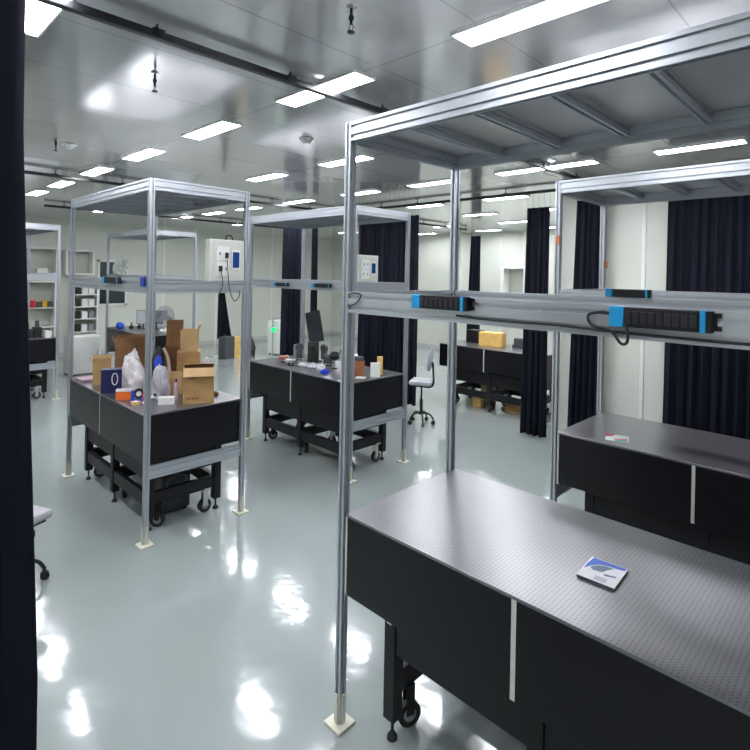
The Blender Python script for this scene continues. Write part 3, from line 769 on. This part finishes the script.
# ---------------------------------------------------------------- things on the middle table
x4, y4 = -1.932 - L_, 1.884
t = thing('monitor', 'black flat monitor on an arm, tilted, on the middle table', 'monitor', (-3.18, 2.45, TZ), math.radians(28))
b = NB(); cyl(b, (0, 0, 0), (0, 0, .012), .09, seg=28); obj('base', b, RUB, t, True)
b = NB(); cyl(b, (0, .01, .012), (0, .01, .34), .013); obj('stand_pole', b, RUB, t, True)
M = Matrix.Translation((0, -.01, .40)) @ Matrix.Rotation(math.radians(-14), 4, 'Y') @ Matrix.Rotation(math.radians(-8), 4, 'X')
b = NB(); bx(b, -.095, -.018, -.17, .095, .006, .20, M, bev=.004); obj('screen_housing', b, BLKM, t)
b = NB(); bx(b, -.087, -.0205, -.16, .087, -.0185, .19, M); obj('screen', b, mat('screen_off', (.02, .025, .035), .15), t)
def optic(x, y, h, mt, lab, kind, rz=0):
    t = thing('optical_mount', lab, 'optical mount', (x, y, TZ), rz, 'optical mounts on the middle table')
    b = NB(); bx(b, -.03, -.02, 0, .03, .02, .01, bev=.002); obj('mount_base', b, RUB if kind else STEEL, t)
    b = NB(); cyl(b, (0, 0, .01), (0, 0, h * .6), .008, seg=12); obj('mount_post', b, STEEL, t, True)
    b = NB()
    if kind == 0: cyl(b, (0, -.018, h * .78), (0, .018, h * .78), h * .22, seg=20); bx(b, -h * .16, -.02, h * .2, h * .16, .02, h * .7, bev=.003)
    elif kind == 1: bx(b, -.055, -.04, .03, .055, .04, h * .95, bev=.006); cyl(b, (0, -.035, h * .7), (0, -.06, h * .7), .02, seg=16)
    else: cyl(b, (-.05, 0, h * .75), (.05, 0, h * .75), h * .2, seg=16); bx(b, -.03, -.03, h * .5, .03, .03, h, bev=.006)
    obj('mount_head', b, mt, t, True)
ms = [(-3.42, 2.22, .07, STEEL, 'small silver round optical mount, leftmost on the middle table', 0, .4),
      (-3.36, 2.13, .08, mat('reddish_brass', (.45, .18, .12), .4), 'small reddish optical mount beside the leftmost silver one', 1, .9),
      (-3.22, 2.12, .06, WHITE, 'small white block mount, third from the left end of the middle table', 1, .2),
      (-3.12, 2.06, .07, STEEL, 'silver cylinder mount near the front edge of the middle table', 2, 1.1),
      (-3.37, 2.36, .20, MIDG, 'tall grey optical mount left of the monitor foot', 1, .3),
      (-3.27, 2.29, .22, DARKG, 'tall dark optical mount directly before the monitor', 0, .8),
      (-3.05, 2.32, .27, RUB, 'tall black camera block right of the monitor foot', 1, .4),
      (-3.02, 2.46, .22, DARKG, 'dark round mount behind the black camera block', 0, .1),
      (-2.66, 2.31, .19, RUB, 'black bulky mount beside the foreground rack post', 2, .7),
      (-2.84, 2.38, .14, DARKG, 'dark low mount left of the bulky black one', 1, .5)]
for a in ms: optic(a[0], a[1], a[2], a[3], a[4], a[5], a[6])
for (x, y, sx, sy, h, lab, sd) in [(-3.02, 2.16, .07, .05, .045, 'crumpled white tissue wrap on the middle table, left piece', 11), (-2.88, 2.18, .06, .06, .05, 'crumpled white tissue wrap on the middle table, centre piece', 12), (-2.72, 2.16, .05, .05, .06, 'crumpled whitish foil wrap behind the blue cap', 13)]:
    o = bag((x, y, TZ), sx, sy, h, lab, sd, mt=mat('white_tissue', (.72, .72, .76), .6, 0, .2, 20, bump=.5), peak=.2, name='tissue_wrap'); o['category'] = 'wrap'; o['group'] = 'white wraps'
b = NB(); bx(b, -.045, -.02, 0, .045, .02, .035, bev=.006); bx(b, -.02, -.012, .035, .02, .012, .045, bev=.003)
tag(obj('blue_block', b, mat('bright_blue', (.01, .06, .75), .35), None, False, (-2.52, 2.05, TZ), math.radians(40)), 'small bright blue block at the front edge of the middle table', 'block')
t = thing('desk_lamp', 'small arched desk lamp with dark head on the middle table', 'lamp', (-2.86, 2.52, TZ), math.radians(40))
b = NB(); cyl(b, (-.05, 0, 0), (-.05, 0, .012), .035, seg=20); obj('base', b, STEEL, t, True)
b = NB(); tube(b, smooth_path([(-.05, 0, .012), (-.055, 0, .12), (-.03, 0, .19), (.02, 0, .2), (.05, 0, .175)]), .005); obj('arm', b, STEEL, t, True)
b = NB(); cyl(b, (.045, 0, .175), (.065, 0, .135), .012, .03, seg=16); obj('lamp_head', b, RUB, t, True)
carton((-2.60, 2.52, TZ), .12, .10, .14, math.radians(48), 'white cardboard box behind the desk lamp on the middle table', WHITE, flaps=(-1.4, -1.4, None, None))
# right-end items
t = thing('wooden_block', 'reddish brown wooden block stack near the right end of the middle table', 'wooden block', (-2.17, 2.22, TZ), math.radians(40))
b = NB(); bx(b, -.05, -.035, 0, .05, .035, .16, bev=.004); obj('lower_block', b, mat('brown_wood', (.32, .12, .05), .5, 0, .2, 18), t)
b = NB(); bx(b, -.06, -.03, .1605, .04, .035, .205, bev=.006); obj('upper_block', b, DARKG, t)
t = thing('gas_regulator', 'small green and silver valve instrument right of the foreground post', 'instrument', (-2.27, 2.17, TZ), .3)
b = NB(); cyl(b, (0, 0, 0), (0, 0, .10), .022, seg=16); obj('body', b, mat('dark_green', (.05, .12, .09), .4), t, True)
b = NB(); cyl(b, (0, -.02, .125), (0, .02, .125), .026, seg=20); cyl(b, (0, 0, .10), (0, 0, .105), .01, seg=12); obj('dial', b, STEEL, t, True)
carton((-2.06, 2.34, TZ), .10, .07, .135, math.radians(44), 'white paper box at the right end of the middle table', WHITE, flaps=(-1.5, -1.5, None, None))
b = NB(); bx(b, -.03, -.015, 0, .03, .015, .19, bev=.002)
tag(obj('tan_box', b, CARDY, None, False, (-2.10, 2.45, TZ), math.radians(44)), 'upright narrow tan box behind the white one on the middle table', 'box')
b = NB(); bx(b, -.012, -.012, 0, .012, .012, .16, bev=.003)
tag(obj('orange_bar', b, mat('orange_brown', (.5, .16, .05), .5), None, False, (-2.36, 2.26, TZ), .2), 'slim orange upright bar beside the foreground rack post', 'bar')
b = NB(); bx(b, -.05, -.03, 0, .05, .03, .012, bev=.002)
tag(obj('paper_pad', b, WHITE, None, False, (-2.09, 2.16, TZ), .6), 'small white paper pad lying before the wooden block', 'paper')

# ---------------------------------------------------------------- far table things
carton((-2.62, 5.48, TZ), .36, .20, .20, math.radians(10), 'yellow patterned cardboard box on the far black table', CARDY, flaps=(-1.5, -1.5, None, None))
b = NB(); bx(b, -.11, -.1, 0, .11, .1, .20, bev=.006)
tag(obj('black_box', b, BLKM, None, False, (-3.02, 5.62, TZ)), 'black box left of the yellow cardboard box on the far table', 'box')
b = NB(); bx(b, -.2, -.06, 0, .2, .06, .04, bev=.005); bx(b, -.18, -.05, .04, .18, .05, .14, bev=.008)
tag(obj('instrument_case', b, DARKG, None, False, (-2.12, 5.60, TZ)), 'long dark instrument case right of the yellow box on the far table', 'instrument')
carton((-2.78, 5.365, 0), .14, .10, .17, .1, 'small tan cardboard box on the floor under the far table', CARDY, flaps=(-1.5, -1.5, None, None))
carton((-2.2, 5.52, 0), .30, .2, .15, .1, 'low brown cardboard box on the floor under the far table', CARD, flaps=(-1.5, -1.5, None, None))
carton((-2.72, 5.55, 0), .2, .12, .34, .1, 'pale tall cardboard box on the floor under the far table', mat('cardboard_pale', (.6, .5, .32), .7), flaps=(-1.5, -1.5, None, None))

# ---------------------------------------------------------------- office chairs
def office_chair(loc, rz, lab, sz=.53, dark=False):
    t = thing('office_chair', lab, 'chair', loc, rz, 'swivel chairs')
    fm = GREYP
    b = NB(); bx(b, -.15, -.15, sz, .15, .15, sz + .06, bev=.025); obj('seat', b, fm, t, True)
    b = NB(); bx(b, -.12, -.12, sz - .02, .12, .12, sz - .001, bev=.005); obj('seat_pan', b, RUB, t)
    M = Matrix.Translation((0, .115, sz + (.34 if not dark else .30))) @ Matrix.Rotation(math.radians(-7), 4, 'X')
    b = NB(); bmesh.ops.create_uvsphere(b, u_segments=24, v_segments=16, radius=1)
    for v in b.verts:
        c = v.co.copy(); f = lambda q, p: math.copysign(abs(q) ** p, q)
        v.co = M @ Vector((f(c.x, .7) * .13, c.y * .025 + .25 * c.x * c.x * -.08, f(c.z, .8) * .16))
    obj('backrest', b, fm if not dark else RUB, t, True)
    b = NB(); tube(b, smooth_path([(0, 0, sz - .03), (0, .10, sz - .035), (0, .155, sz + .0), (0, .16, sz + .10), (0, .145, sz + .30)]), .014); obj('back_support', b, RUB, t, True)
    b = NB(); cyl(b, (0, 0, .12), (0, 0, .33), .022); cyl(b, (0, 0, .33), (0, 0, sz - .02), .012); obj('gas_lift', b, RUB, t, True)
    b = NB(); tube(b, [(0, 0, sz - .04), (-.08, -.02, sz - .06), (-.12, -.03, sz - .055)], .006); cyl(b, (-.12, -.03, sz - .075), (-.12, -.03, sz - .04), .012, seg=10); obj('height_lever', b, RUB, t, True)
    for k in range(5):
        a = 2 * PI * k / 5 + .35; cx, cy = math.cos(a), math.sin(a)
        b = NB(); tube(b, smooth_path([(0, 0, .13), (cx * .07, cy * .07, .145), (cx * .13, cy * .13, .12), (cx * .165, cy * .165, .065)]), .012); lg = obj('base_leg', b, RUB, t, True)
        b = NB(); d = Vector((-cy, cx, 0)) * .014; p = Vector((cx * .165, cy * .165, .026))
        for s in (-1, 1): cyl(b, p + d * s * .35, p + d * s * 1.1, .026, seg=18)
        cyl(b, p + Vector((0, 0, .01)), p + Vector((0, 0, .05)), .006, seg=8)
        obj('caster_wheel', b, RUB, lg, True)
    return t
office_chair((-2.76, 3.96, 0), math.radians(-62), 'grey swivel chair with small oval backrest standing beyond the middle table')
office_chair((-2.13, -.77, 0), math.radians(205), 'grey swivel chair mostly hidden by the black curtain at the left edge', sz=.40, dark=True)

# ---------------------------------------------------------------- far left furniture
def open_cabinet(x, y0, y1, z0, z1, d, shelves, lab, t_=.035, back=True, name='wall_cabinet', cat='cabinet', group=None):
    t = thing(name, lab, cat, (x, y0, z0), 0, group)
    W = y1 - y0; H = z1 - z0; b = NB()
    bx(b, 0, 0, 0, d, t_, H); obj('side_panel', b, WHITE, t); b = NB(); bx(b, 0, W - t_, 0, d, W, H); obj('side_panel', b, WHITE, t)
    b = NB(); bx(b, 0, t_ + .0005, H - t_, d, W - t_ - .0005, H); obj('top_board', b, WHITE, t)
    b = NB(); bx(b, 0, t_ + .0005, 0, d, W - t_ - .0005, t_); obj('bottom_board', b, WHITE, t)
    if back:
        b = NB(); bx(b, 0, t_ + .0005, t_ + .0005, .01, W - t_ - .0005, H - t_ - .0005); obj('back_board', b, mat('cabinet_back', (.5, .52, .45), .5), t)
    for s in shelves:
        b = NB(); bx(b, .011, t_ + .001, s * H - .012, d, W - t_ - .001, s * H + .012); obj('shelf', b, WHITE, t)
    return t
XW = XL + .013
open_cabinet(XW, .70, 1.82, 1.86, 2.44, .3, [], 'open white wall cabinet on the left wall, nearer the curtain', group='wall cabinets')
open_cabinet(XW, 1.98, 2.56, 1.86, 2.42, .3, [], 'open white wall cabinet on the left wall, just left of the dark window', group='wall cabinets')
b = NB(); bx(b, 0, 0, 0, .12, .2, .10, bev=.004); tag(obj('white_case', b, WHITE, None, False, (XW + .1, 1.45, 1.896)), 'white case inside the open wall cabinet nearer the curtain', 'case')
open_cabinet(XW, .72, 1.80, 0, 1.72, .32, [.42, .66], 'tall white shelf unit with small coloured items, seen above the far left table', name='shelf_unit', cat='shelf unit')
for k, (y, mm, lab) in enumerate([(1.22, DARKG, 'small black bottle on the white shelf, left of the red box'), (1.38, RED, 'small red box on the white shelf at far left'), (1.50, DARKG, 'small black box on the white shelf right of the red box'), (1.60, mat('yellow_pl', (.7, .4, .03), .4), 'small yellow box on the white shelf at far left'), (1.70, DARKG, 'small black box at the right end of the white shelf')]):
    b = NB(); bx(b, -.05, -.045, 0, .05, .045, .12 + .03 * (k % 2), bev=.006)
    tag(obj('small_box', b, mm, None, False, (XW + .2, y, 1.1475)), lab, 'box', 'small boxes on the far left shelf')
for (x, y, h, lab) in [(-7.55, .45, .22, 'black instrument on the far left table, nearest the curtain'), (-7.62, .60, .25, 'black instrument on the far left table, second from the curtain')]:
    t = thing('instrument', lab, 'instrument', (x, y, TZ), 0, 'instruments on the far left table')
    b = NB(); bx(b, -.07, -.05, 0, .07, .05, h * .6, bev=.008); obj('instrument_body', b, RUB, t)
    b = NB(); cyl(b, (0, 0, h * .6), (0, 0, h), .03, seg=16); obj('instrument_head', b, DARKG, t, True)
b = NB(); bx(b, -.07, -.04, 0, .07, .04, .10, bev=.004); tag(obj('white_instrument', b, WHITE, None, False, (-7.45, .70, TZ)), 'small white instrument near the right end of the far left table', 'instrument')
# storage rack with bins
sr = open_cabinet(XW, 2.14, 2.66, .0, 1.72, .3, [.16, .33, .50, .66, .82], 'white storage rack with black and white bins against the left wall', t_=.03, name='storage_rack', cat='storage rack')
kk = 0
for s in (.33, .50, .66, .82):
    for y, mm in ((2.25, RUB), (2.38, WHITE), (2.52, MIDG if s < .6 else WHITE)):
        kk += 1
        b = NB(); w2 = .05 if mm is not WHITE else .06
        bx(b, -.08, -w2, 0, .08, w2, .16, bev=.006)
        names = {RUB: 'black', WHITE: 'white', MIDG: 'grey'}
        tag(obj('storage_bin', b, mm, None, False, (XW + .2, y, s * 1.72 + .013)), '%s bin, %s from the left on the %s shelf of the white storage rack' % (names[mm], ORD[[2.25, 2.38, 2.52].index(y)], {.33: 'second', .50: 'third', .66: 'fourth', .82: 'fifth'}[s]), 'bin', 'bins in the storage rack')
t = thing('floor_cabinet', 'low white cabinet standing behind the left end of the cluttered table', 'cabinet', (-8.98, 1.55, 0), math.radians(0))
t.location = (-9.3, 1.75, 0)
b = NB(); bx(b, -.2, -.27, .02, .2, .27, .72, bev=.005); obj('cabinet_body', b, WHITE, t)
b = NB(); bx(b, .2005, -.26, .04, .21, .26, .70, bev=.002); dr = obj('door', b, WHITE, t)
b = NB(); bx(b, .2105, .2, .35, .225, .215, .45, bev=.002); obj('handle', b, STEEL, dr)
b = NB(); bx(b, -.18, -.25, 0, .18, .25, .02); obj('plinth', b, DARKG, t)
# plastic wrapped bundle on the far rack
o = bag((-7.95, 1.918, 1.908), .20, .10, .30, 'green tinged plastic wrapped bundle on the beam of the far rack', 21, mt=mat('green_grey_film', (.32, .36, .32), .35, 0, .3, 9, bump=.6, bscale=16), peak=.35)
# fan, screens and small items on far left table
t = thing('desk_fan', 'round grey desk fan standing behind the cardboard boxes', 'fan', (-7.32, 2.46, TZ), math.radians(66))
b = NB(); cyl(b, (0, 0, 0), (0, 0, .02), .09, seg=24); obj('base', b, WHITE, t, True)
b = NB(); cyl(b, (0, 0, .02), (0, .02, .16), .014); obj('neck', b, WHITE, t, True)
b = NB(); cyl(b, (0, 0, .25), (0, .09, .25), .045, seg=20); obj('motor', b, MIDG, t, True)
b = NB()
for rr, yy in ((.15, -.03), (.135, -.037), (.12, -.042), (.10, -.046), (.08, -.05), (.06, -.053), (.15, .0), (.04, -.055), (.02, -.055)):
    tube(b, [(rr * math.cos(a * PI / 14), yy, .25 + rr * 1.25 * math.sin(a * PI / 14)) for a in range(29)], .0045, 6)
for k in range(30):
    a = k * PI / 15
    tube(b, [(.02 * math.cos(a), -.055, .25 + .02 * math.sin(a)), (.11 * math.cos(a), -.045, .25 + .1375 * math.sin(a)), (.15 * math.cos(a), -.015, .25 + .1875 * math.sin(a))], .003, 5)
obj('guard', b, MIDG, t, True)
for k in range(3):
    b = NB(); a = k * 2 * PI / 3
    M = Matrix.Translation((0, -.02, .25)) @ Matrix.Rotation(a, 4, 'Y') @ Matrix.Rotation(.4, 4, 'Z')
    pts = [(-.02, .0), (-.055, .06), (-.04, .12), (.03, .125), (.05, .07), (.02, .0)]
    top = [b.verts.new(M @ Vector((p[0], .002, p[1]))) for p in pts]; bot = [b.verts.new(M @ Vector((p[0], -.002, p[1]))) for p in pts]
    b.faces.new(top); b.faces.new(bot[::-1])
    for i in range(6): b.faces.new((top[i], top[(i + 1) % 6], bot[(i + 1) % 6], bot[i]))
    obj('fan_blade', b, mat('smoky_blade', (.18, .2, .24), .3), t)
for (x, y, lab, mt_) in [(-7.80, 2.28, 'thin upright black monitor on the far left background table, left of the fan', RUB), (-7.62, 2.44, 'second upright dark monitor beside the fan in the background', DARKG)]:
    t = thing('monitor', lab, 'monitor', (x, y, TZ), math.radians(62), 'background monitors')
    b = NB(); bx(b, -.06, -.05, 0, .06, .05, .01, bev=.002); obj('base', b, RUB, t)
    b = NB(); bx(b, -.012, .0, .01, .012, .012, .14); obj('stand_pole', b, RUB, t)
    b = NB(); bx(b, -.11, -.018, .09, .11, -.001, .34, bev=.004); obj('screen_housing', b, mt_, t)
    b = NB(); bx(b, -.10, -.0205, .10, .10, -.0185, .33); obj('screen', b, mat('pale_screen', (.45, .48, .5), .2) if mt_ is RUB else mat('screen_off', (.02, .025, .035), .15), t)
b = NB(); bmesh.ops.create_icosphere(b, subdivisions=3, radius=.07)
for v in b.verts: v.co.z = max(v.co.z, -.05) + .05
tag(obj('blue_helmet', b, ROYAL, None, True, (-8.12, 2.0, TZ)), 'small blue rounded object at the left of the background table', 'ball')
for (x, y, lab) in [(-8.02, 2.16, 'small black gadget right of the blue rounded object'), (-7.95, 2.27, 'second small black gadget beside the background monitor')]:
    t = thing('gadget', lab, 'gadget', (x, y, TZ), 0, 'small black gadgets')
    b = NB(); bx(b, -.035, -.03, 0, .035, .03, .05, bev=.005); obj('gadget_body', b, RUB, t)
    b = NB(); cyl(b, (0, 0, .05), (0, 0, .11), .02, .012, seg=12); obj('gadget_knob', b, DARKG, t, True)
# white floor cabinet with piping and green lamp
t = thing('white_equipment_cabinet', 'tall white cabinet with dark window standing left of the curtain', 'cabinet', (-9.0, 6.05, 0), math.radians(20))
b = NB(); bx(b, -.2, -.17, .03, .2, .36, .82, bev=.008); obj('cabinet_body', b, WHITE, t)
b = NB(); bx(b, .2005, .02, .42, .21, .25, .68, bev=.002); obj('window', b, GLASSD, t)
b = NB()
for sx in (-.15, .15):
    for sy in (-.12, .28): cyl(b, (sx, sy, 0), (sx, sy, .03), .02, seg=12)
obj('foot', b, RUB, t)
b = NB(); tube(b, [(-.0, -.24, .0), (-.0, -.24, .85), (-.0, -.22, .88), (-.0, .33, .88)], .014); obj('pipe_frame', b, MIDG, t, True)
b = NB(); cyl(b, (.03, -.30, .62), (.09, -.30, .62), .055, seg=20); obj('green_lamp', b, GREEN, t, True)
# boxes on floor beyond
t = thing('black_case', 'black upright case on the floor beyond the cluttered table', 'case', (-9.2, 4.78, 0), math.radians(20))
b = NB(); bx(b, -.1, -.2, 0, .1, .12, .50, bev=.008); obj('case_body', b, DARKG, t)
b = NB(); bx(b, -.1, -.06, .505, -.06, .02, .54, bev=.004); obj('handle', b, RUB, t)
carton((-9.13, 5.00, 0), .12, .10, .48, math.radians(60), 'narrow orange cardboard box right of the black case', CARDY, flaps=(-1.4, -1.4, None, None))
o = bag((-9.1, 5.32, 0), .12, .12, .5, 'black clutter bag beside the narrow orange box on the far floor', 31, mt=RUB, peak=.5, name='black_bag')
curtain((-9.6, 4.76), (-9.6, 4.86), (-9.6, 4.74), (-9.6, 5.12), 'narrow flaring dark cloth hanging on the far side beyond the cluttered table', ztop=1.78, zbot=.4, folds=4, amp=.02, rings=False)
b = NB(); tube(b, [(-9.6, 4.68, 0.0), (-9.6, 4.68, 1.82), (-9.6, 4.95, 1.82)], .012); bx(b, -9.68, 4.60, 0, -9.52, 4.76, .012)
tag(obj('cloth_stand', b, WHITE, None, True), 'thin upright stand carrying the narrow flaring dark cloth', 'stand')
# white shelf frame on the back wall
t = open_cabinet(0, 0, .62, 0, .70, .3, [], 'open white frame cabinet on the back wall left of the corner curtain', t_=.05, group='wall cabinets')
t.location = (-5.0, YB - .014, 1.55); t.rotation_euler.z = -PI / 2
